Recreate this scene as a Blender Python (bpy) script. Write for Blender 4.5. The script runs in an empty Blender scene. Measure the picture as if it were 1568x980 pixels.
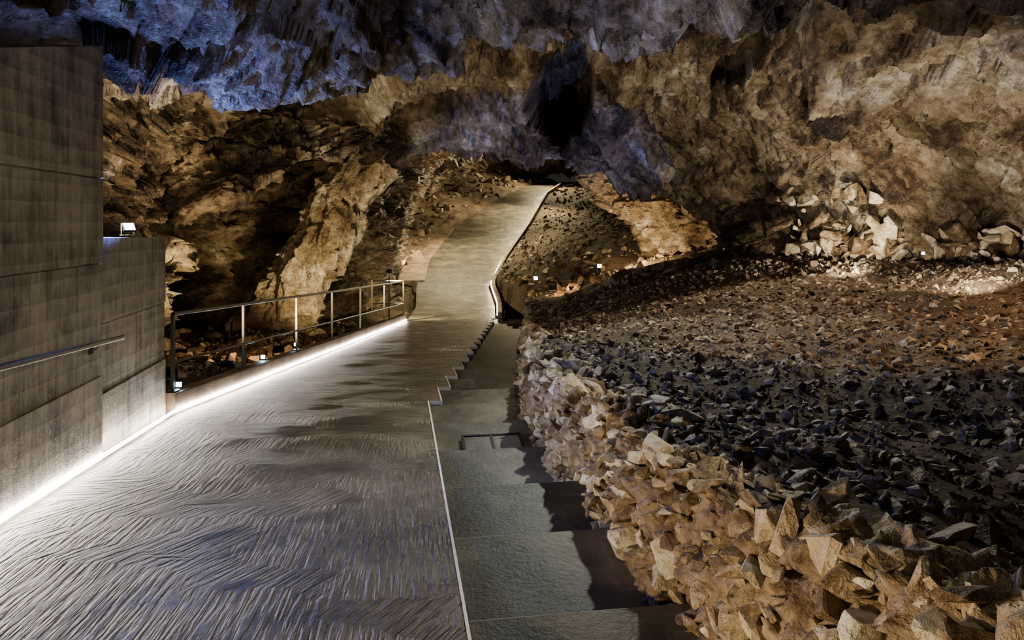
import bpy, bmesh, math, random
import numpy as np
from mathutils import Vector, Matrix
random.seed(7); rng=np.random.default_rng(11)
scene=bpy.context.scene
try: scene.view_settings.look='AgX - Medium High Contrast'
except Exception as e: print(e)

# ------------------------------------------------------------------ noise
def h3(ix,iy,iz,s):
    h=(ix.astype(np.int64)*374761393+iy.astype(np.int64)*668265263+iz.astype(np.int64)*2147483647+s*974634777)&0xFFFFFFFF
    h=((h^(h>>13))*1274126177)&0xFFFFFFFF
    h=((h^(h>>16))*2246822519)&0xFFFFFFFF
    h=(h^(h>>15))&0xFFFFFFFF
    return h/4294967295.0
def vnoise(p,s=0):
    f=np.floor(p); t=p-f; t=t*t*(3-2*t); i=f.astype(np.int64)
    r=0
    for a in (0,1):
        for b in (0,1):
            for c in (0,1):
                w=(t[:,0] if a else 1-t[:,0])*(t[:,1] if b else 1-t[:,1])*(t[:,2] if c else 1-t[:,2])
                r=r+w*h3(i[:,0]+a,i[:,1]+b,i[:,2]+c,s)
    return r*2-1
def fbm(p,o=4,s=0,g=.5):
    r=0;a=1;n=0
    for k in range(o):
        r=r+a*vnoise(p*(2.03**k)+k*17.3,s+k); n+=a; a*=g
    return r/n
def facet(p,s=0):
    f=np.floor(p).astype(np.int64); best=np.full(len(p),1e9); out=np.zeros(len(p))
    for a in (-1,0,1):
        for b in (-1,0,1):
            for c in (-1,0,1):
                ix=f[:,0]+a;iy=f[:,1]+b;iz=f[:,2]+c
                cx=ix+h3(ix,iy,iz,s+1);cy=iy+h3(ix,iy,iz,s+2);cz=iz+h3(ix,iy,iz,s+3)
                dx=p[:,0]-cx;dy=p[:,1]-cy;dz=p[:,2]-cz
                d=dx*dx+dy*dy+dz*dz
                v=dx*(h3(ix,iy,iz,s+4)*2-1)+dy*(h3(ix,iy,iz,s+5)*2-1)+dz*(h3(ix,iy,iz,s+6)*2-1)+(h3(ix,iy,iz,s+7)-.5)*.7
                m=d<best; best[m]=d[m]; out[m]=v[m]
    return out

# ------------------------------------------------------------------ mesh helpers
def new_obj(name,V,F,mat=None,smooth=False,parent=None):
    me=bpy.data.meshes.new(name); me.from_pydata([tuple(v) for v in V],[],[tuple(f) for f in F]); me.update()
    ob=bpy.data.objects.new(name,me); scene.collection.objects.link(ob)
    if mat: me.materials.append(mat)
    if smooth: me.polygons.foreach_set('use_smooth',[True]*len(me.polygons))
    if parent: ob.parent=parent
    return ob
def fast_mesh(name,V,F,mat,smooth=True,tone=None):
    V=np.asarray(V,dtype=np.float32);F=np.asarray(F,dtype=np.int32);k=F.shape[1]
    me=bpy.data.meshes.new(name)
    me.vertices.add(len(V)); me.vertices.foreach_set('co',V.ravel())
    me.loops.add(F.size); me.loops.foreach_set('vertex_index',F.ravel())
    me.polygons.add(len(F)); me.polygons.foreach_set('loop_start',np.arange(0,F.size,k,dtype=np.int32))
    me.polygons.foreach_set('loop_total',np.full(len(F),k,dtype=np.int32))
    me.polygons.foreach_set('use_smooth',np.full(len(F),smooth,dtype=bool))
    me.update(calc_edges=True)
    if tone is not None:
        at=me.attributes.new('tone','FLOAT','POINT');at.data.foreach_set('value',np.asarray(tone,dtype=np.float32))
    me.materials.append(mat)
    ob=bpy.data.objects.new(name,me); scene.collection.objects.link(ob); return ob
def grid_faces(n,m,off=0):
    i=np.arange(n-1)[:,None]*m+np.arange(m-1)[None,:]; i=i.ravel()+off
    return np.stack([i,i+1,i+m+1,i+m],1)
def grid_normals(P):
    du=np.gradient(P,axis=1);dv=np.gradient(P,axis=0); n=np.cross(du,dv)
    return n/(np.linalg.norm(n,axis=2,keepdims=True)+1e-9)
def box_vf(c,sx,sy,sz,R=None,off=0):
    vs=[]
    for a in (-1,1):
        for b in (-1,1):
            for d in (-1,1):
                v=Vector((a*sx/2,b*sy/2,d*sz/2))
                if R: v=R@v
                vs.append(Vector(c)+v)
    f=[(0,1,3,2),(4,6,7,5),(0,4,5,1),(2,3,7,6),(0,2,6,4),(1,5,7,3)]
    return vs,[tuple(i+off for i in q) for q in f]
def beam_vf(p,q,w,h,off=0):
    p=Vector(p);q=Vector(q);d=q-p
    R=d.to_track_quat('Y','Z').to_matrix()
    return box_vf((p+q)/2,w,d.length,h,R,off)
class MB:
    def __init__(s): s.V=[];s.F=[];s.M=[]
    def add(s,vf,m=0):
        V,F=vf; o=len(s.V); s.V+=list(V); s.F+=[tuple(i+o for i in f) for f in F]; s.M+=[m]*len(F)
    def obj(s,name,mats,bevel=0,parent=None):
        ob=new_obj(name,s.V,s.F,None,parent=parent)
        for m in mats: ob.data.materials.append(m)
        ob.data.polygons.foreach_set('material_index',s.M)
        if bevel:
            b=ob.modifiers.new('bevel','BEVEL');b.width=bevel;b.segments=2;b.limit_method='ANGLE'
        return ob
def tube_vf(p,q,r,n=12):
    p=Vector(p);q=Vector(q);d=(q-p);R=d.to_track_quat('Z','Y').to_matrix();V=[];F=[]
    for e in (p,q):
        for k in range(n):
            a=2*math.pi*k/n; V.append(e+R@Vector((r*math.cos(a),r*math.sin(a),0)))
    for k in range(n): F.append((k,(k+1)%n,n+(k+1)%n,n+k))
    F.append(tuple(range(n))[::-1]);F.append(tuple(range(n,2*n)))
    return V,F

# ------------------------------------------------------------------ materials
def mat_new(name):
    m=bpy.data.materials.new(name);m.use_nodes=True;nt=m.node_tree
    for n in list(nt.nodes): nt.nodes.remove(n)
    o=nt.nodes.new('ShaderNodeOutputMaterial');b=nt.nodes.new('ShaderNodeBsdfPrincipled')
    nt.links.new(b.outputs[0],o.inputs[0]);return m,nt,b
def N(nt,t,**k):
    n=nt.nodes.new(t)
    for a,v in k.items():
        if a in n.inputs.keys(): n.inputs[a].default_value=v
        else: setattr(n,a,v)
    return n
def ramp(nt,fac,stops):
    r=nt.nodes.new('ShaderNodeValToRGB');e=r.color_ramp.elements
    while len(e)<len(stops): e.new(.5)
    for i,(p,c) in enumerate(stops): e[i].position=p;e[i].color=(*c,1) if len(c)==3 else c
    nt.links.new(fac,r.inputs[0]);return r.outputs[0]
def coords(nt): return nt.nodes.new('ShaderNodeTexCoord').outputs['Object']
def mapv(nt,vec,scale=(1,1,1),rot=(0,0,0)):
    mp=nt.nodes.new('ShaderNodeMapping');mp.inputs['Scale'].default_value=scale;mp.inputs['Rotation'].default_value=rot
    nt.links.new(vec,mp.inputs[0]);return mp.outputs[0]
def noise(nt,vec,scale,detail=6,rough=.6,dist=0,out='Fac'):
    n=N(nt,'ShaderNodeTexNoise',Scale=scale,Detail=detail,Roughness=rough,Distortion=dist);nt.links.new(vec,n.inputs['Vector']);return n.outputs[out]
def mathn(nt,op,a,b):
    n=nt.nodes.new('ShaderNodeMath');n.operation=op
    for i,x in enumerate((a,b)):
        if isinstance(x,(int,float)): n.inputs[i].default_value=x
        else: nt.links.new(x,n.inputs[i])
    return n.outputs[0]
def vm(nt,op,a,b,o=0):
    n=nt.nodes.new('ShaderNodeVectorMath');n.operation=op
    for i,x in enumerate((a,b)):
        if isinstance(x,tuple): n.inputs[i].default_value=x
        else: nt.links.new(x,n.inputs[i])
    return n.outputs['Value'] if op=='DOT_PRODUCT' else n.outputs[0]
def wsum(nt,*pairs):
    r=None
    for s,w in pairs:
        t=mathn(nt,'MULTIPLY',s,w); r=t if r is None else mathn(nt,'ADD',r,t)
    return r
def mixf(nt,f,a,b):
    n=nt.nodes.new('ShaderNodeMix');n.data_type='FLOAT'
    for s,x in ((n.inputs[0],f),(n.inputs[2],a),(n.inputs[3],b)):
        if isinstance(x,(int,float)): s.default_value=x
        else: nt.links.new(x,s)
    return n.outputs[0]
def bump(nt,b,h,strength,dist):
    n=nt.nodes.new('ShaderNodeBump');n.inputs['Strength'].default_value=strength;n.inputs['Distance'].default_value=dist
    nt.links.new(h,n.inputs['Height']); nt.links.new(n.outputs[0],b.inputs['Normal'])
def facet_sh(nt,vec,scale):
    """planar fracture facets: every voronoi cell is a randomly tilted plane"""
    sv=vm(nt,'MULTIPLY',vec,(scale,)*3)
    vo=N(nt,'ShaderNodeTexVoronoi',Scale=1.0);nt.links.new(sv,vo.inputs['Vector'])
    d=vm(nt,'SUBTRACT',sv,vo.outputs['Position'])
    c=vm(nt,'SUBTRACT',vo.outputs['Color'],(.5,.5,.5))
    return vm(nt,'DOT_PRODUCT',d,c)

def rock_mat(name,cols,island=False,rough=.55,fine=1.0,attr=False,bd=.12,facets=True,isl=.3):
    m,nt,b=mat_new(name); v=coords(nt)
    nf=noise(nt,v,5*fine,6,.7,.2)
    if attr:
        at=nt.nodes.new('ShaderNodeAttribute');at.attribute_name='tone'
        f=wsum(nt,(at.outputs['Fac'],.62),(nf,.38))
    elif island:
        g=nt.nodes.new('ShaderNodeNewGeometry')
        f=mathn(nt,'ADD',wsum(nt,(nf,1-isl-.04),(g.outputs['Random Per Island'],isl)),.02)
    else:
        f=wsum(nt,(noise(nt,v,.9,4,.6),.5),(nf,.5))
    nt.links.new(ramp(nt,f,[(.34,cols[0]),(.43,cols[1]),(.51,cols[2]),(.60,cols[3]),(.68,cols[4])]),b.inputs['Base Color'])
    b.inputs['Roughness'].default_value=rough
    if facets:
        wv=vm(nt,'ADD',v,vm(nt,'MULTIPLY',noise(nt,v,1.6,3,.6,0,'Color'),(.5,.5,.5)))
        h=wsum(nt,(facet_sh(nt,wv,2.4*fine),.5),(facet_sh(nt,wv,7.0*fine),.22),(nf,.5))
    else: h=nf
    bump(nt,b,h,1.0,bd*2/fine)
    return m
ROCK=rock_mat('cave_rock',[(.02,.013,.009),(.085,.055,.032),(.23,.17,.105),(.40,.33,.24),(.70,.64,.54)],attr=True,bd=.2,rough=.48)
RUB=rock_mat('rubble_stone',[(.045,.031,.019),(.12,.082,.05),(.20,.148,.098),(.31,.25,.18),(.52,.46,.36)],island=True,fine=2.2,bd=.06,facets=False,isl=.34)
WALLR=rock_mat('wall_stone',[(.12,.08,.045),(.27,.20,.12),(.42,.335,.22),(.55,.47,.34),(.74,.68,.56)],island=True,fine=1.8,bd=.09,isl=.3)
WALLD=rock_mat('wall_core_gap_shade',[(.06,.038,.022),(.16,.11,.065),(.31,.24,.155),(.46,.38,.26),(.66,.58,.45)],fine=1.8,bd=.09)  # darker than the stones: shade in the gaps put into colour
SOIL=rock_mat('rubble_soil',[(.03,.021,.014),(.07,.047,.03),(.13,.092,.06),(.19,.145,.10),(.3,.24,.18)],fine=3,rough=.8,bd=.15,facets=False)

def concrete(name,c0,c1,rough=.5,boards=True,bs=.03,isl=0):
    m,nt,b=mat_new(name); v=coords(nt)
    a=noise(nt,v,1.6,7,.7,.3); g=noise(nt,v,30,4,.7)
    if boards:
        s=noise(nt,mapv(nt,v,(5,5,.45)),2.0,6,.7)
        w=N(nt,'ShaderNodeTexWave',Scale=2.0,Distortion=.6);w.wave_type='BANDS';w.bands_direction='Z';w.wave_profile='SAW'
        w.inputs['Detail'].default_value=2;nt.links.new(v,w.inputs['Vector'])
        f=wsum(nt,(a,.53),(s,.41),(w.outputs['Fac'],.06),(g,.05))
        h=wsum(nt,(a,.7),(s,.6),(w.outputs['Fac'],.35),(g,.5))
    else:
        f=wsum(nt,(a,.85),(g,.15)); h=wsum(nt,(a,.5),(g,.4))
        if isl:
            gg=nt.nodes.new('ShaderNodeNewGeometry'); f=mathn(nt,'ADD',f,mathn(nt,'MULTIPLY',mathn(nt,'SUBTRACT',gg.outputs['Random Per Island'],.5),isl))
    nt.links.new(ramp(nt,f,[(.38,c0),(.5,tuple((x+y)/2 for x,y in zip(c0,c1))),(.6,c1)]),b.inputs['Base Color'])
    b.inputs['Roughness'].default_value=rough
    bump(nt,b,h,.8,bs)
    return m
CONC=concrete('formed_concrete',(.045,.036,.027),(.46,.41,.325),.5,True,.055)
STEP=concrete('step_concrete',(.065,.06,.048),(.175,.163,.135),.5,False,.015,.16)
PALE=concrete('lit_edge_concrete',(.7,.68,.62),(.88,.86,.82),.6,False,.01)  # pale colour carries the light falling on the walkway's side face
KERB=concrete('kerb_concrete',(.10,.07,.05),(.24,.18,.13),.6,False,.02)

def ramp_mat():
    m,nt,b=mat_new('tined_concrete'); v=coords(nt)
    nt.links.new(ramp(nt,noise(nt,v,1.3,6,.7),[(.35,(.042,.036,.029)),(.5,(.088,.077,.062)),(.65,(.17,.153,.125))]),b.inputs['Base Color'])
    v1=mapv(nt,v,(1,1,1),(0,0,-.12)); v2=mapv(nt,v,(1,1,1),(0,0,.42))
    A=noise(nt,mapv(nt,v1,(33,2.6,1)),1.0,2,.5)
    C=noise(nt,mapv(nt,v2,(29,2.8,1)),1.0,2,.5)
    B=noise(nt,mapv(nt,v1,(2.4,22,1)),1.0,2,.5)
    big=noise(nt,mapv(nt,v,(.8,1.5,1)),.9,2,.5)
    sx=nt.nodes.new('ShaderNodeSeparateXYZ');nt.links.new(v,sx.inputs[0])
    g=N(nt,'ShaderNodeMapRange');nt.links.new(sx.outputs['Y'],g.inputs[0]);g.inputs[1].default_value=5.5;g.inputs[2].default_value=10
    msk=wsum(nt,(g.outputs[0],.8),(mathn(nt,'SUBTRACT',big,.5),2.6))
    mr=ramp(nt,msk,[(.35,(0,0,0)),(.45,(1,1,1))]); mc=ramp(nt,big,[(.5,(0,0,0)),(.54,(1,1,1))])
    T_=mixf(nt,mr,mixf(nt,mc,A,C),B)
    T_=ramp(nt,T_,[(.4,(0,0,0)),(.56,(1,1,1))])
    H=wsum(nt,(T_,.8),(noise(nt,v,18,5,.75),.75))
    bump(nt,b,H,1.0,.024)
    b.inputs['Roughness'].default_value=.38
    return m
RAMP=ramp_mat()
def simple(name,c,r,metal=0):
    m,nt,b=mat_new(name);v=coords(nt)
    nt.links.new(ramp(nt,noise(nt,v,8,5,.6),[(.3,tuple(x*.75 for x in c)),(.7,c)]),b.inputs['Base Color'])
    b.inputs['Roughness'].default_value=r;b.inputs['Metallic'].default_value=metal;return m
STEEL=simple('brushed_steel',(.2,.18,.15),.4,.8)
BLACK=simple('lamp_housing',(.03,.03,.03),.5,.2)
def emis(name,c,s):
    m,nt,b=mat_new(name);b.inputs['Base Color'].default_value=(*c,1)
    b.inputs['Emission Color'].default_value=(*c,1);b.inputs['Emission Strength'].default_value=s;return m
LED=emis('led_strip_light',(1,.93,.85),60)
LED2=emis('led_strip_far',(1,.88,.62),60)
GLW=emis('lamp_glass_warm',(1,.9,.7),60)
GLB=emis('lamp_glass_cool',(.45,.75,1),60)

# ------------------------------------------------------------------ route tables
def T(tab): 
    xs=[a for a,_ in tab];ys=[b for _,b in tab]
    return lambda y: np.interp(y,xs,ys)
xl=T([(-4,-2.21),(8.63,-4.11),(12,-4.03),(16,-3.92),(20,-3.84),(25,-3.72),(28,-3.78),(32,-4.3),(37,-4.6),(44,-3.9),(54,-.45),(60,1.4),(66,4.5)])
xr=T([(-4,.917),(8.45,-.957),(12,-.91),(16,-.81),(20,-.72),(25,-.6),(28,-.67),(32,-1.06),(37,-.54),(44,.77),(54,2.43),(60,4.02),(66,7)])
xs_=T([(-4,2.0),(0,1.44),(7.13,.31),(8.45,.13),(10,.08),(14,.13),(20,.3),(25,.48),(26.5,.2),(28,-.5),(32,-.95),(37,-.45),(44,.87),(54,2.5),(60,4.1),(68,8)])
_zt=[(-4,-1.55),(8.63,-2.34),(25,-3.50),(28,-3.34),(32,-2.94),(37,-2.04),(44,-.4),(54,2.0),(60,3.1),(68,3.9)]
_z0=T(_zt)
def zp(y):
    y=np.asarray(y,float); return (_z0(y-.6)+_z0(y)*2+_z0(y+.6))/4
zw=T([(-4,-.9),(1.7,-1.02),(2.5,-1.2),(3.7,-1.4),(5.9,-1.55),(8.5,-1.62),(12,-1.92),(16,-2.3),(20,-2.5),(25,-2.45),(28,-2.7),(32,-2.5),(37,-1.8),(44,-.2),(54,2.15),(60,3.2),(68,4)])

# ------------------------------------------------------------------ cave shell
rows=[
 [(-5,-4,-3),(-5.5,-4,0),(-5,-4,2),(-4,-4,3.5),(-2,-4,4.2),(0,-4,4.5),(2,-4,4.5),(5,-4,4),(8,-4,3),(10,-4,1),(11,-4,-2)],
 [(-4.4,2,-2.2),(-4.6,2,0),(-4.3,2,1.6),(-3.4,2,2.6),(-1.8,2,3),(0,2,3.2),(2,2,3.2),(5,2,3.2),(7.5,2,2.6),(9.5,2,1),(10.5,2,-1.5)],
 [(-5,6,-2.3),(-5.2,6,0),(-5,6,1.6),(-3.6,6,2.2),(-1.8,6,2.3),(0,6,2.5),(2,6,2.6),(4.5,6,3.0),(7,6,2.8),(9.5,6,1.2),(10.8,6,-.8)],
 [(-5.4,8,-2.3),(-5.7,8,0),(-5.2,8,1.3),(-4.2,8,1.6),(-3,8,1.34),(-.7,8,1.85),(1.6,8,2.2),(4,8,2.75),(6.8,8,2.6),(9.3,8,1.2),(10.8,8,-.7)],
 [(-5.7,9,-2.4),(-6,9,-.2),(-5.6,9,1.2),(-4.7,9,2.1),(-3.1,8.8,2.3),(-1,8.8,3.0),(1.6,8.8,3.2),(4.2,9,3.4),(6.8,9,2.7),(9.2,9,1.2),(10.6,9,-.7)],
 [(-6.3,11.2,-2.6),(-6.5,11.2,-.5),(-6.1,11.2,1.1),(-5,11.2,2.3),(-3.2,11.2,3.0),(-.8,11.5,3.5),(1.6,11.5,3.7),(4.2,11.5,3.6),(6.6,11.5,2.6),(8.8,11.5,1.0),(10,11.5,-.8)],
 [(-6.5,11.8,-2.6),(-6.5,12,-.3),(-6,12,1.65),(-5.2,13,2.45),(-3.8,14.5,3.06),(-1.5,16,3.38),(.7,16.5,3.33),(3.17,16,3.08),(5.35,15.5,2.56),(7.27,14.5,1.2),(8.6,14,-.8)],
 [(-6.6,12.4,-2.7),(-6.3,12.6,0),(-5.7,13,1.25),(-4.9,14.3,1.9),(-3.9,16.5,2.5),(-2.16,19,2.7),(.29,20,2.57),(2.6,19.5,2.24),(4.35,18.5,1.7),(5.9,17.5,.8),(6.76,16.5,-1)],
 [(-6.9,13,-2.8),(-6.4,13,-.3),(-5.3,13.5,.6),(-4.5,15,1.2),(-3.6,18,1.8),(-2.58,21,2.1),(.32,22,1.85),(2.34,22,1.3),(3.47,21.5,.85),(5.2,20.5,.35),(6.3,19,-1)],
 [(-8,13.6,-3),(-8.3,13.8,0.6),(-7.3,14.2,2.2),(-6.3,15.6,2.9),(-5,18.6,3.3),(-2.8,22,3.6),(.5,23.6,3.4),(2.6,23.6,2.8),(4,23,2.3),(6,22.5,1.4),(7.8,22,-1)],
 [(-11,17,-3.2),(-11,18,0),(-10,20,2.8),(-8.5,22,3.4),(-6.5,25,3.8),(-3,28,3.8),(1,29,3.8),(3.5,29,3.5),(5.5,29,2.9),(7.8,28,1.5),(9.3,27,-1)],
 [(-7.8,24.5,-3.5),(-7.4,25,-1.3),(-6.6,26,.9),(-5.9,27,2.1),(-5.2,28,2.7),(-2.5,31,3.8),(1.5,33,3.8),(4,33,3.4),(6,33,2.8),(8,32,2),(10,31,-.5)],
 [(-5.1,30,-3.3),(-5.3,30,-1.65),(-5.2,31,.3),(-4.7,32,1.8),(-4.3,33,2.6),(-1.5,36,4),(2.5,38,4.2),(5,38,4),(7,38,3.4),(9,37,2.5),(11,36,0)],
 [(-6.2,46,-1),(-6.2,46,1),(-5.5,46,2.3),(-4.5,46,3.5),(-3,46,4.3),(-1,48,5),(2.5,50,5.3),(5,50,5.2),(7.5,50,5),(10,50,4),(12,50,1)],
 [(-3.5,60,2),(-3.2,60,3.6),(-2.5,60,4.6),(-1.5,60,5.4),(-.5,60,6),(1,62,6.4),(3.5,62,6.6),(6,62,6.5),(8,62,6.2),(10,62,5.4),(12,62,3)],
 [(1,68,2.5),(1.5,68,3),(2,68,3.5),(2.6,68,4),(3.2,68,4.4),(4,68,4.6),(5,68,4.6),(6,68,4.4),(7,68,4),(8,68,3.5),(9,68,2.5)],
]
G=np.array(rows,float)
def cr(P,divs):
    P=np.concatenate([2*P[:1]-P[1:2],P,2*P[-1:]-P[-2:-1]],0); out=[]
    for i in range(len(P)-3):
        n=divs[i]; last=i==len(P)-4
        for k in range(n+(1 if last else 0)):
            t=k/n;p0,p1,p2,p3=P[i:i+4]
            out.append(.5*((2*p1)+(-p0+p2)*t+(2*p0-5*p1+4*p2-p3)*t*t+(-p0+3*p1-3*p2+p3)*t**3))
    return np.array(out)
A=cr(G,[16,60,70,34,56,120,130,120,46,56,90,54,40,26,14])
B=cr(A.transpose(1,0,2),[44,56,64,70,74,74,70,70,62,50]).transpose(1,0,2)
nrm=grid_normals(B); sh=B.shape; p=B.reshape(-1,3); n=nrm.reshape(-1,3)
warp=np.stack([fbm(p*.6,3,5),fbm(p*.6,3,25),fbm(p*.6,3,45)],1)
wx=np.clip((p[:,0]+2.5)/2.5,0,1); wx=wx*wx*(3-2*wx)
def strat(a):
    ca,sa=math.cos(a),math.sin(a)
    return np.stack([(p[:,0]*ca+p[:,2]*sa)*.6, p[:,1]*.6, (-p[:,0]*sa+p[:,2]*ca)*2.0],1)+warp*.45
pL,pR=strat(.6),strat(-.85)
def both(f): return f(pL)*(1-wx)+f(pR)*wx
amp=np.clip((p[:,1]+6)/14,.5,1.2)
d=.36*fbm(p*.45,3,60)+.40*both(lambda q:facet(q*.6,100))+.22*both(lambda q:facet(q*1.4,200))+.11*both(lambda q:facet(q*3.0,300))+.05*facet(p*6+warp,350)+.03*fbm(p*4,4,80,.6)
d=d*amp
tone=.47+.32*fbm(p*.5,4,700)+.38*both(lambda q:fbm(q*1.6,5,720,.68))+.08*both(lambda q:facet(q*1.4,200))
tone+=.08*np.clip((p[:,0]-1)/6,0,1)
hole=np.clip(1-(((p[:,0]-1.2+.25*(p[:,2]-2.9))/.82)**2+((p[:,2]-2.95)/.68)**2),0,1)*((p[:,1]>14.6)&(p[:,1]<21))
hole=np.clip(hole*3,0,1)
h2=np.clip(1-(((p[:,0]-4.55)/.32)**2+((p[:,2]-3.05)/.3)**2),0,1)*((p[:,1]>12)&(p[:,1]<19)); h2=np.clip(h2*2,0,1)
p=p+n*d[:,None]+hole[:,None]*np.array([.5,3.4,1.3])+h2[:,None]*np.array([.3,.9,.5])
fast_mesh('cave_rock_walls_and_ceiling',p,grid_faces(sh[0],sh[1]),ROCK,True,tone)

def rock_mass(name,cs,seed,flatz=.6,amp=1,tb=.6):
    C=cr(np.array(cs,float),[22]*(len(cs)-1)); th=np.linspace(0,2*math.pi,170)
    bu=np.stack([C[:,0:1]+C[:,3:4]*np.cos(th),C[:,1:2]+C[:,4:5]*np.sin(th),C[:,2:3]+0*th],2)
    bn=np.stack([np.cos(th),np.sin(th),0*th],1)[None].repeat(len(C),0).reshape(-1,3); b_=bu.reshape(-1,3)
    qa=b_*np.array([1.3,1.3,flatz])+fbm(b_,3,seed)[:,None]*.4
    bd_=.38*facet(qa*.9,seed+10)+.2*facet(qa*2,seed+20)+.09*facet(qa*4.5,seed+30)+.04*fbm(b_*5,3,seed+40)
    bt=tb+.3*fbm(b_*1.2,5,seed+50,.6)+.1*facet(qa*2,seed+20)
    return fast_mesh(name,b_+bn*bd_[:,None]*amp,grid_faces(len(C),170),ROCK,True,bt)
rock_mass('rock_buttress',[(-7.4,21.6,-3.8,1.25,.9),(-6.9,21.6,-2.6,1.2,.9),(-6.3,21.9,-1.2,1.05,.85),(-5.7,22.3,.1,1.0,.8),(-5.1,22.7,1.2,1.05,.8),(-4.5,23,2.2,1.3,.9),(-3.8,23.3,3.2,1.9,1.2),(-3.2,23.5,4.2,2.4,1.4)],900)
rock_mass('rock_outcrop',[(7.6,27,-2.2,2.5,1.3),(7.5,27,-1.2,2.5,1.2),(7.2,27.2,-.3,2.6,1.1),(6.7,27.4,.4,2.8,1.1),(6.2,27.6,1.1,3.1,1.2),(6.0,28,2.0,3.3,1.4),(6.0,28.5,3.4,3.6,1.6)],1200,1.5,1,.58)

# ------------------------------------------------------------------ ground
yt=[-4,0,3,6,9,13,17,20,26,30,37,44,54,62,68]
rt=np.array([[-.9,-1.3,-1.0,-.3],[-.95,-1.35,-1.0,-.3],[-1.3,-1.6,-1.2,-.4],[-1.6,-1.8,-1.45,-.5],[-1.65,-1.7,-1.3,-.4],[-2.0,-1.6,-1.1,-.5],[-2.35,-1.6,-.8,-.45],
 [-2.5,-1.6,-.9,-.5],[-2.45,-1.7,-1.1,-.6],[-2.6,-1.4,-.6,0],[-1.8,-.6,.1,.6],[-.3,.3,.8,1.3],[2.1,2.2,2.6,3],[3.3,3.5,3.8,4],[4,4,4,4.2]])
def ground_z(x,y):
    x=np.asarray(x,float);y=np.asarray(y,float)
    cols=[np.interp(y,yt,rt[:,k]) for k in range(4)]
    d=x-xs_(y)
    z=np.where(d<3,cols[0]+(cols[1]-cols[0])*np.clip((d-.3)/2.7,0,1),
      np.where(d<6,cols[1]+(cols[2]-cols[1])*(d-3)/3, cols[2]+(cols[3]-cols[2])*np.clip((d-6)/4,0,1.3)))
    low=zp(y)-.5
    z=np.where(d<.25,low,z)
    e=xl(y)-x
    farl=np.clip((y-30)/8,0,1)
    zl=zp(y)-.25+np.clip(e,0,8)*(.06+.22*farl)-.05+.25*farl*np.clip(e*2,0,1)
    z=np.where(e>.25,zl,z)
    q=np.stack([x.ravel(),y.ravel(),np.zeros(x.size)],1)
    bm=(.20*fbm(q*.6,4,400)+.06*fbm(q*3,3,420)).reshape(x.shape)
    return z+np.where((d>.3)|(e>.3),bm,0)
gx=np.linspace(-13,14,330); gy=np.concatenate([np.linspace(-4,24,430),np.linspace(24.1,69,300)])
X,Y=np.meshgrid(gx,gy); Z=ground_z(X,Y)
fast_mesh('floor_cave_ground',np.stack([X,Y,Z],2).reshape(-1,3),grid_faces(len(gy),len(gx)),SOIL)
def gz(x,y): return float(ground_z(np.array([x]),np.array([y]))[0])

# ------------------------------------------------------------------ rocks
def hull(seed,npts=13,flat=.75,blocky=False):
    r=np.random.default_rng(seed)
    if blocky:
        c=np.array([[a,b,e] for a in(-1,1) for b in(-1,1) for e in(-1,1)],float)*.58
        c=c+r.uniform(-.34,.34,(8,3)); pts=[]
        for q in c:      # chipped corners
            for ax in range(3):
                o=np.zeros(3); o[ax]=-np.sign(q[ax])*r.uniform(.12,.38); pts.append(q+o)
        pts=np.array(pts); pts[:,2]*=flat
    else:
        pts=r.normal(size=(npts,3)); pts/=np.linalg.norm(pts,axis=1)[:,None]
        pts*=r.uniform(.6,1.0,(npts,1)); pts[:,2]*=flat
    bm=bmesh.new()
    for q in pts: bm.verts.new(q)
    bmesh.ops.convex_hull(bm,input=bm.verts)
    dv=[v for v in bm.verts if not v.link_faces]; bmesh.ops.delete(bm,geom=dv,context='VERTS')
    bmesh.ops.triangulate(bm,faces=bm.faces[:]); bm.verts.ensure_lookup_table(); bm.verts.index_update()
    V=np.array([v.co[:] for v in bm.verts]);F=np.array([[v.index for v in f.verts] for f in bm.faces]); bm.free(); return V,F
HUL=[hull(s,random.choice([11,14,18]),random.uniform(.45,.8)) for s in range(30)]
BLK=[hull(100+s,8,random.uniform(.4,.85),True) for s in range(30)]
def rock_pile(name,pos,size,mat,seed=1,tilt=.9,lib=None,st=1.6):
    lib=lib or HUL
    r=np.random.default_rng(seed);Vs=[];Fs=[];o=0
    for c,s in zip(pos,size):
        V,F=lib[r.integers(len(lib))]
        R=Matrix.Rotation(r.uniform(0,6.28),3,'Z')@Matrix.Rotation(r.normal()*tilt,3,'X')@Matrix.Rotation(r.normal()*tilt,3,'Y')
        sc=s*np.array([r.uniform(.8,st),r.uniform(.7,1.1),r.uniform(.55,1.0)])
        Vs.append((V*sc)@np.array(R).T+c);Fs.append(F+o);o+=len(V)
    return fast_mesh(name,np.concatenate(Vs),np.concatenate(Fs),mat,False)
def scatter(n,xr_,yr_,smin,smax,pw,seed,side='R',lift=.05):
    r=np.random.default_rng(seed);x=r.uniform(*xr_,n);y=r.uniform(*yr_,n)
    if side=='R': m=(x-xs_(y)>.35)
    else: m=(xl(y)-x>.45)
    x=x[m];y=y[m];s=smin+(smax-smin)*r.uniform(0,1,len(x))**pw
    z=ground_z(x,y)+s*lift
    return np.stack([x,y,z],1),s
P1,S1=scatter(44000,(.2,11),(2.0,20),.016,.10,4.5,1)
P2,S2=scatter(3500,(-1,12),(19,60),.06,.28,2.8,2)
P3,S3=scatter(110,(.5,10),(7,22),.08,.18,2,3)
P4,S4=scatter(300,(.3,2.4),(-.5,6.5),.04,.14,2.5,4)
rock_pile('rubble_slope',np.concatenate([P1,P2,P3,P4]),np.concatenate([S1,S2,S3,S4]),RUB,5,lib=HUL)
Q1,T1=scatter(2600,(-11,-4),(8.8,26),.04,.24,3,6,'L')
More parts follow.
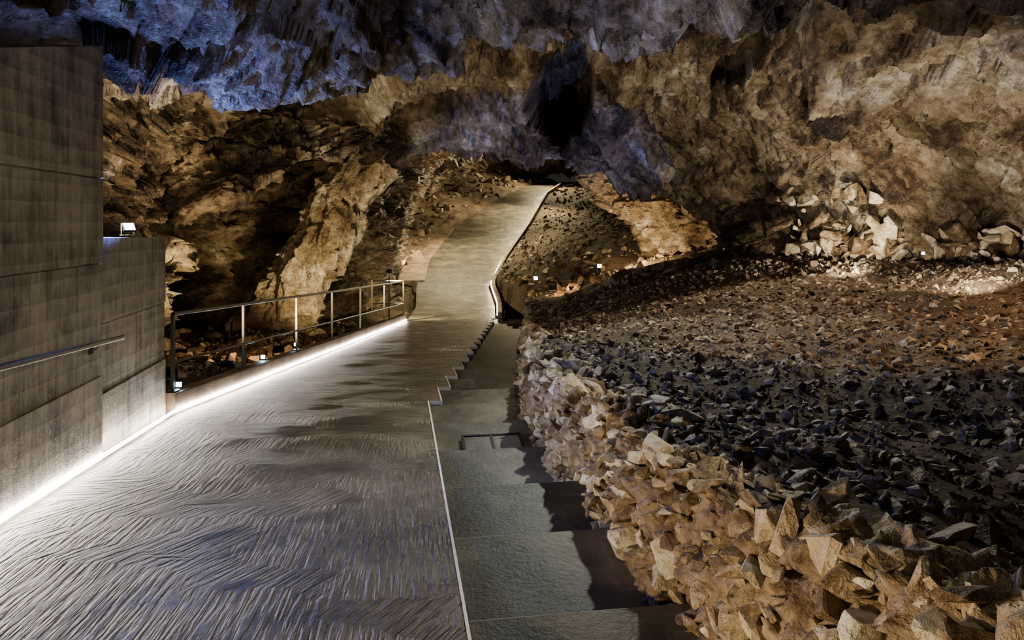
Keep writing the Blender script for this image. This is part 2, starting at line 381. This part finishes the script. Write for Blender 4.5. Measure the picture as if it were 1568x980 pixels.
Q2,T2=scatter(1100,(-7,3),(30,64),.06,.4,2.5,7,'L')
rock_pile('rubble_pile',np.concatenate([Q1,Q2]),np.concatenate([T1,T2]),RUB,8,lib=BLK+HUL)
bp=[];bs=[]
for k in range(150):
    t=random.random(); x=6.2+3.6*(1-t)+random.uniform(-.6,.5); y=12.6+5.6*t+random.uniform(-.5,.5)
    s=random.uniform(.08,.36); bp.append((x,y,gz(x,y)+random.uniform(0,.5)));bs.append(s)
for k in range(60):      # blocks banked up against the wall foot
    t=random.random(); h=random.random()**1.5
    bp.append((7.9-1.4*t-.5*h+random.uniform(-.25,.25),14.4+1.9*t+.2*h,-.7+1.4*h)); bs.append(random.uniform(.08,.30)*(1.15-.4*h))
rock_pile('boulder_heap',np.array(bp),np.array(bs),WALLR,9,lib=BLK+HUL)

# ------------------------------------------------------------------ dry stone retaining wall
ys=np.concatenate([np.linspace(-1.5,9,560),np.linspace(9.05,25.3,260)])
prof=[(0.0,0),(0.02,.2),(.04,.4),(.06,.6),(.09,.8),(.13,.95),(.22,1.02),(.36,1.0),(.52,.9),(.6,.3)]
pd=np.interp(np.linspace(0,9,70),range(10),[a for a,_ in prof]);ph=np.interp(np.linspace(0,9,70),range(10),[b for _,b in prof])
YY,_=np.meshgrid(ys,pd,indexing='ij')
zb=zp(ys)-.6; zt=zw(ys)-.02
W=np.stack([xs_(ys)[:,None]+.06+pd[None,:]+0*YY, YY, zb[:,None]+(zt-zb)[:,None]*ph[None,:]],2)
nr=-grid_normals(W).reshape(-1,3); w=W.reshape(-1,3)
if nr[5,0]>0: nr=-nr
ww=np.stack([fbm(w*2,2,7),fbm(w*2,2,8),fbm(w*2,2,9)],1)
dw=.12*facet(w*np.array([2.8,2.4,3.6])+ww*.4,500)+.09*facet(w*6+ww,520)+.05*facet(w*12,540)+.05*fbm(w*7,4,530)
w=w+nr*dw[:,None]
fast_mesh('dry_stone_wall_core',w,grid_faces(W.shape[0],W.shape[1]),WALLD,True)
pos=[];sz=[]
r=np.random.default_rng(21)
for y in np.arange(-1.2,25,.08):
    h=zw(y)-zp(y)+.35; k=max(2,int(h/.095)); kk_=.8 if y<4.5 else 1
    for j in range(k+1):
        if r.uniform()<.32: continue
        t=(j+r.uniform(-.4,.4))/k
        yy=y+r.uniform(-.06,.06); s=(.04+.095*r.uniform()**2)*kk_
        pos.append((float(xs_(yy))+.07+.10*t+r.uniform(-.04,.03),yy,float(zp(yy))-.32+t*h));sz.append(s)
for y in np.arange(-1.2,25,.022):
    pos.append((float(xs_(y))+r.uniform(.12,.85),y,float(zw(y))+r.uniform(-.1,.02)));sz.append((.03+.10*r.uniform()**2.6)*(.85 if y<4.5 else 1))
rock_pile('dry_stone_wall',np.array(pos),np.array(sz),WALLR,22,.5,lib=BLK+HUL[:14],st=1.7)
# ------------------------------------------------------------------ walkway (ramp)
noses=[.35,1.5,2.62,3.72,4.85,5.95,7.13,8.4]
while noses[-1]<24.5: noses.append(noses[-1]+1.15)
def edge_x(y):
    if y<=8.4 or y>=noses[-1]: return float(xr(y))
    i=max(k for k in range(len(noses)) if noses[k]<=y)
    return float(xr(noses[i]))-.1506*(y-noses[i])
ry=sorted(set([round(v,3) for v in list(np.arange(-3,66,.12))]+[round(nv+e,3) for nv in noses for e in (-.002,.002)]))
ry=np.array(ry);ex=np.array([edge_x(v) for v in ry]);m=26
t=np.linspace(0,1,m)
rx=xl(ry)[:,None]*(1-t)+ex[:,None]*t
rz=zp(ry)[:,None]+0*rx
q=np.stack([rx,np.repeat(ry[:,None],m,1),np.zeros_like(rx)],2).reshape(-1,3)
rz=rz+(.006*fbm(q*2,3,600)).reshape(rx.shape)
top=np.stack([rx,np.repeat(ry[:,None],m,1),rz],2)
left=top[:,:1].copy();left[:,:,2]-=.35;right=top[:,-1:].copy();right[:,:,2]-=.3
top=np.concatenate([left,top],1)
fast_mesh('concrete_walkway',top.reshape(-1,3),grid_faces(len(ry),m+1),RAMP,False)
ed=np.stack([np.stack([ex+.006,ry,zp(ry)+.006],1),np.stack([ex+.006,ry,zp(ry)-.45],1)],1)
ed0=np.stack([ex-.012,ry,zp(ry)+.006],1)[:,None,:]
ed=np.concatenate([ed0,ed],1); k=ry<noses[-1]
fast_mesh('trim_walkway_edge',ed[k].reshape(-1,3),grid_faces(int(k.sum()),3),PALE,False)
sb=MB()
V=[];F=[]
yy=np.linspace(33,44,16)
for v in yy:
    V+= [(-5.9,v,float(zp(v))+.05),(float(xl(v))+.3,v,float(zp(v))+.05),(float(xl(v))+.3,v,float(zp(v))-.6),(-5.9,v,float(zp(v))-.6)]
for i in range(15):
    o=4*i
    for a_ in range(4): F.append((o+a_,o+(a_+1)%4,o+4+(a_+1)%4,o+4+a_))
F+=[(0,3,2,1),(60,61,62,63)]
sb.add((V,F));sb.obj('concrete_platform',[KERB])
# ------------------------------------------------------------------ steps
st=MB()
prev=-.8
for i,nv in enumerate(noses):
    zf=float(zp(nv))-.045; zn=zf-.19
    y0,y1=prev,nv
    xa=edge_x(y0+.003);xb=edge_x(y1-.003);ra=float(xs_(y0))+.25;rb=float(xs_(y1))+.25
    sk=.15
    pts=[(xa,y0,zn),(ra,y0+sk*(ra-xa),zn),(rb,y1+sk*(rb-xb),zf),(xb,y1,zf)]
    V=[Vector(q_) for q_ in pts]+[Vector((a_,b_,zn-.5)) for a_,b_,_ in pts]
    st.add((V,[(0,1,2,3),(7,6,5,4),(0,4,5,1),(1,5,6,2),(2,6,7,3),(3,7,4,0)]));prev=nv
st.obj('concrete_steps',[STEP],.02)
hz=float(zp(8.4))-.125
hb=MB()
cx,cy=-.2,7.75;R=Matrix.Rotation(.15,3,'Z')@Matrix.Rotation(.149,3,'X')
for dx,dy,wx_,wy_ in ((0,-.27,.66,.03),(0,.27,.66,.03),(-.32,0,.03,.56),(.32,0,.03,.56),(0,0,.025,.56)):
    hb.add(box_vf(Vector((cx,cy,hz+.006))+R@Vector((dx,dy,0)),wx_,wy_,.03,R))
hb.add(box_vf((cx,cy,hz+.0),.62,.52,.018,R),1)
hb.obj('drain_hatch',[BLACK,STEP])

# ------------------------------------------------------------------ concrete walls left
def wall_panels(name,y0,y1,off,ztop0,ztop1,thick,hs,vs):
    mb=MB()
    def P(y,o,z): return Vector((-2.81-.1506*y-o,y-.1506*o,z))
    def quadbox(ya,yb,oa,ob,za0,za1,zb0,zb1):
        V=[P(ya,oa,za0),P(yb,oa,zb0),P(yb,oa,zb1),P(ya,oa,za1),P(ya,ob,za0),P(yb,ob,zb0),P(yb,ob,zb1),P(ya,ob,za1)]
        mb.add((V,[(0,1,2,3),(7,6,5,4),(0,4,5,1),(1,5,6,2),(2,6,7,3),(3,7,4,0)]))
    g=.006
    zt=lambda y: ztop0+(ztop1-ztop0)*(y-y0)/(y1-y0)
    fb=lambda y: float(zp(y))-.3
    for i in range(len(vs)-1):
        ya,yb=vs[i]+g,vs[i+1]-g
        for j in range(len(hs)-1):
            za,zb=hs[j]+g,hs[j+1]-g
            bo=off+random.uniform(-.008,.008)
            if j==0: quadbox(ya,yb,bo,off+.1,fb(ya),zb,fb(yb),zb)
            elif j==len(hs)-2: quadbox(ya,yb,bo,off+.1,za,zt(ya),za,zt(yb))
            else: quadbox(ya,yb,bo,off+.1,za,zb,za,zb)
    quadbox(y0,y1,off+.02,off+thick,fb(y0),ztop0-.004,fb(y1),ztop1-.004)
    return mb.obj(name,[CONC],.005)
wl=wall_panels('wall_left',3.2,6.62,0,.77,1.64,.45,[-2.3,-1.42,-.38,.4,1.0],[3.2,4.9,6.62])
wl2=wall_panels('wall_left_rear',-3,3.18,0,.77,.77,.45,[-2.0,-1.42,-.38,.4,.77],[-3,-.6,1.2,3.18])
wall_panels('wall_left_low_block',6.66,8.66,.10,-.14,-.19,.7,[-2.3,-1.65,-.98,-.14],[6.66,8.66])
hr=MB()
def rp(y,o,z): return (-2.81-.1506*y+o,y,z)
hr.add(tube_vf(rp(-1,.09,-.62),rp(6.85,.09,-1.11),.024))
for y in (.5,2.5,4.6,6.35):
    z=-.62-.49*(y+1)/7.85
    hr.add(tube_vf(rp(y,.09,z-.01),rp(y,.05,z-.06),.008)); hr.add(tube_vf(rp(y,.05,z-.06),rp(y,-.02,z-.07),.008))
    hr.add(box_vf(rp(y,0,z-.07),.02,.06,.06))
hr.obj('wall_handrail',[STEEL])
# ------------------------------------------------------------------ kerb + LED
kb=MB(); ky=list(np.linspace(8.66,25.2,18))
V=[];F=[]
for y in ky:
    x=float(xl(y));z=float(zp(y))
    V+=[(x+.0,y,z-.2),(x+.0,y,z+.25),(x-.2,y,z+.25),(x-.2,y,z-.5)]
for i in range(len(ky)-1):
    o=4*i
    for a_ in range(4): F.append((o+a_,o+(a_+1)%4,o+4+(a_+1)%4,o+4+a_))
F+=[(0,1,2,3),(len(V)-1,len(V)-2,len(V)-3,len(V)-4)]
kb.add((V,F));kb.obj('kerb_under_railing',[KERB],.01)
def strip(name,pts,mat,h=.035,d=.012):
    mb=MB()
    for a_,b_ in zip(pts[:-1],pts[1:]): mb.add(beam_vf(a_,b_,d,h))
    return mb.obj(name,[mat])
strip('led_strip',[(float(xl(y))+.02,y,float(zp(y))+.05) for y in list(np.linspace(-2.5,8.6,10))+list(np.linspace(9.2,25,12))],LED,.035)
strip('led_strip',[(float(xr(y))+.08,y,float(zp(y))+.16) for y in np.linspace(25.4,33,10)],LED2,.05,.02)
strip('led_strip',[(float(xr(y))+.05,y,float(zp(y))+.14) for y in np.linspace(34,59,16)],LED2,.03,.02)
kk=MB()
for ya,yb in zip(np.linspace(25.4,60,36)[:-1],np.linspace(25.4,60,36)[1:]):
    kk.add(beam_vf((float(xr(ya))+.18,ya,float(zp(ya))+.0),(float(xr(yb))+.18,yb,float(zp(yb))+.0),.16,.5))
kk.obj('kerb_far_walkway',[KERB])
# ------------------------------------------------------------------ railing
rl=MB()
def rh(y): return 1.21+.2*(y-8.7)/16.3
def rpt(y,h): return Vector((float(xl(y))-.1,y,float(zp(y))+h))
py=[8.82,11,13.5,15.9,18.6,21.7,25.0]
for y in py:
    rl.add(box_vf((rpt(y,.25)+rpt(y,rh(y)))/2,.035,.05,rh(y)-.25)); rl.add(box_vf(rpt(y,.26),.12,.14,.02))
ally=list(np.linspace(8.82,25,10))
for a_,b_ in zip(ally[:-1],ally[1:]):
    rl.add(tube_vf(rpt(a_,rh(a_)),rpt(b_,rh(b_)),.026)); rl.add(tube_vf(rpt(a_,.62),rpt(b_,.62),.018)); 
rl.add(tube_vf(rpt(25,rh(25)),rpt(25,rh(25))+Vector((-1.1,0,0)),.026));rl.add(tube_vf(rpt(25,.62),rpt(25,.62)+Vector((-1.1,0,0)),.018))
rl.add(box_vf(rpt(25,.8)+Vector((-1.1,0,0)),.04,.05,1.3))
rl.obj('metal_railing',[STEEL])

# ------------------------------------------------------------------ lamps
PW=1.0
def lamp(pos,tgt,color,power,angle=110,blend=.6,size=.06,fixture=True,cool=False,pole=0,name='cave_flood_or_fill',k=1.0):  # fixture=False: unseen light with no lamp body, mostly added fill
    pos=Vector(pos);tgt=Vector(tgt);d=(tgt-pos).normalized();q=d.to_track_quat('-Z','Y')
    L=bpy.data.lights.new(name+'_beam','SPOT');L.energy=power*PW;L.color=color;L.spot_size=math.radians(angle);L.spot_blend=blend;L.shadow_soft_size=size
    root=bpy.data.objects.new(name,None);scene.collection.objects.link(root);root.location=pos
    o=bpy.data.objects.new('beam',L);scene.collection.objects.link(o);o.parent=root;o.rotation_euler=q.to_euler();o.location=d*.06
    if fixture:
        R=q.to_matrix();mb=MB()
        mb.add(box_vf((0,0,0),.2*k,.14*k,.05*k,R));mb.add(box_vf(d*.027*k,.17*k,.11*k,.006,R),1)
        for s in (-1,1): mb.add(box_vf(R@Vector((s*.11*k,0,.0))-Vector((0,0,.05*k)),.012,.04*k,.14*k))
        mb.add(box_vf((0,0,-.125*k),.24*k,.08*k,.012))
        if pole: mb.add(tube_vf((0,0,-.125*k),(0,0,-.125*k-pole),.02))
        mb.obj('housing',[BLACK,GLB if cool else GLW],parent=root)
    return root
BL=(.18,.30,1.0);WM=(1,.76,.46);OR=(1,.62,.32);NW=(1,.88,.70);YE=(1,.84,.52)
lamp((-4.1,7.6,-.055),(-1.0,6.0,1.6),BL,420,150,cool=True,k=.66)
lamp((-3.2,3.3,.9),(.5,7.2,2.4),BL,240,115,fixture=False)  # unseen blue light added out of view for the ceiling
lamp((1.2,5.6,-.6),(1.2,8,2.6),(.6,.64,1),230,80,fixture=False)
lamp((-4.2,7.1,.0),(-5.4,10,1.4),NW,400,120,fixture=False)  # unseen light added to brighten the left arch
lamp((1.6,15.5,-1.65),(1.0,20.5,2.4),BL,1000,72,fixture=False)
lamp((6.5,13,-.9),(6.0,16.5,1.8),NW,440,125,fixture=False)  # this and the next three: unseen lights added low to graze the rock
lamp((6.8,10.2,-.9),(7.6,13,1.2),NW,430,125,fixture=False)
lamp((3,11,-1.5),(3.6,13.5,3),NW,300,115,fixture=False)
lamp((-1.6,13,-2.5),(-3.4,15,3),NW,260,115,fixture=False)
lamp((-4.6,14,-2.5),(-8.5,18,-1),OR,260,120)
lamp((-4.6,11.5,-2.3),(-5.0,14.3,1.2),YE,650,115)
lamp((-4.4,17.5,-2.8),(-5.9,22,-.4),YE,1300,75)
lamp((-4.5,9.3,-1.95),(-6,11.5,.4),WM,420,120,cool=True)
lamp((7.2,7.2,1.5),(5.6,9.6,-1.4),OR,620,80,fixture=False)  # unseen warm light added over the right rubble
lamp((5,13.5,2.1),(4.6,11.0,-1.4),NW,650,120,fixture=False)  # added overhead light for the rubble, no real lamp here
lamp((1.6,12.5,2.7),(2.2,9.0,-1.7),(.95,1,.85),950,80,fixture=False)  # added greenish-white light from the ceiling onto the rubble, no fitting
lamp((3.6,23.3,-1.0),(6.4,27,.2),WM,900,130)
lamp((1.2,21,-1.9),(3.2,25,-1),OR,260,120)
lamp((-2.75,1.2,-1.35),(1.2,3.2,-1.25),WM,560,75,fixture=False)  # unseen warm light added low to help the LED light the stone wall
lamp((-3.4,5.0,-1.2),(.6,7.2,-1.7),(1,.93,.8),240,75,.9,fixture=False)  # second unseen light added for the stone wall
lamp((-3.6,6.0,-.5),(-1.8,8.0,-2.4),(.6,.72,1),80,110,.9,fixture=False)  # added stand-in for the block lamp's bluish sheen on the walkway
lamp((1.9,3.6,-.7),(-.3,4.4,-2.0),NW,36,70,.9,fixture=False)  # unseen light added to brighten the walkway's side edge
lamp((1.5,6.2,-.8),(-.7,7.2,-2.2),NW,40,70,.9,fixture=False)  # same added edge light, farther along the steps
lamp((-.6,-1.5,2.4),(-.9,5,-2),NW,90,110,fixture=False)  # added dim fill behind the camera for steps and walkway
lamp((1.2,2.6,-.2),(-3.7,5.6,-.8),NW,150,80,.9,fixture=False)  # added fill aimed at the left concrete wall
lamp((-1.5,9.5,2.5),(-1.2,11,-2.5),NW,130,110,fixture=False)  # added overhead fill past the bend of the walkway
lamp((-4.25,24.6,-1.7),(-2.2,28.5,-3.4),YE,1300,110,cool=True,pole=1.7)
lamp((-3.4,37,2.6),(-2.5,37,-2),YE,3000,130,fixture=False)
lamp((1.5,48,4.6),(-.8,46,0),YE,3200,140,fixture=False)
lamp((3.5,58,6),(1.5,56,2.5),YE,2800,150,fixture=False)
lamp((-4.6,33,-2.2),(-4.5,38,3),OR,1000,130,fixture=False)
def spotlet(q_,k,mat):
    mb=MB();mb.add(box_vf((0,0,0),.09*k,.07*k,.09*k));mb.add(box_vf((.02*k,-.037*k,.012*k),.07*k,.004,.06*k),1);mb.add(tube_vf((0,0,-.05*k),(0,0,-.12*k),.012*k))
    o=mb.obj('ground_spotlight',[BLACK,mat],.004);o.location=q_
for q_ in ((-4.21,12,-2.28),(-4.20,13.8,-2.38),(-4.22,9.0,-2.06)): spotlet(q_,1,GLB)
spotlet((2.6,21.5,gz(2.6,21.5)+.5),1.7,GLW); spotlet((.75,23.5,gz(.75,23.5)+.55),1.7,GLW)
spotlet((7.6,13.2,gz(7.6,13.2)+.3),.8,GLW)

w=bpy.data.worlds.new('cave_dark');scene.world=w;w.use_nodes=True
w.node_tree.nodes['Background'].inputs[0].default_value=(1,.9,.78,1);w.node_tree.nodes['Background'].inputs[1].default_value=.03
cam=bpy.data.cameras.new('camera');co=bpy.data.objects.new('camera',cam);scene.collection.objects.link(co)
cam.lens=25;cam.sensor_width=36;cam.shift_y=-(490-340)/1568;cam.clip_end=200
co.rotation_euler=(math.radians(90),0,0);scene.camera=co
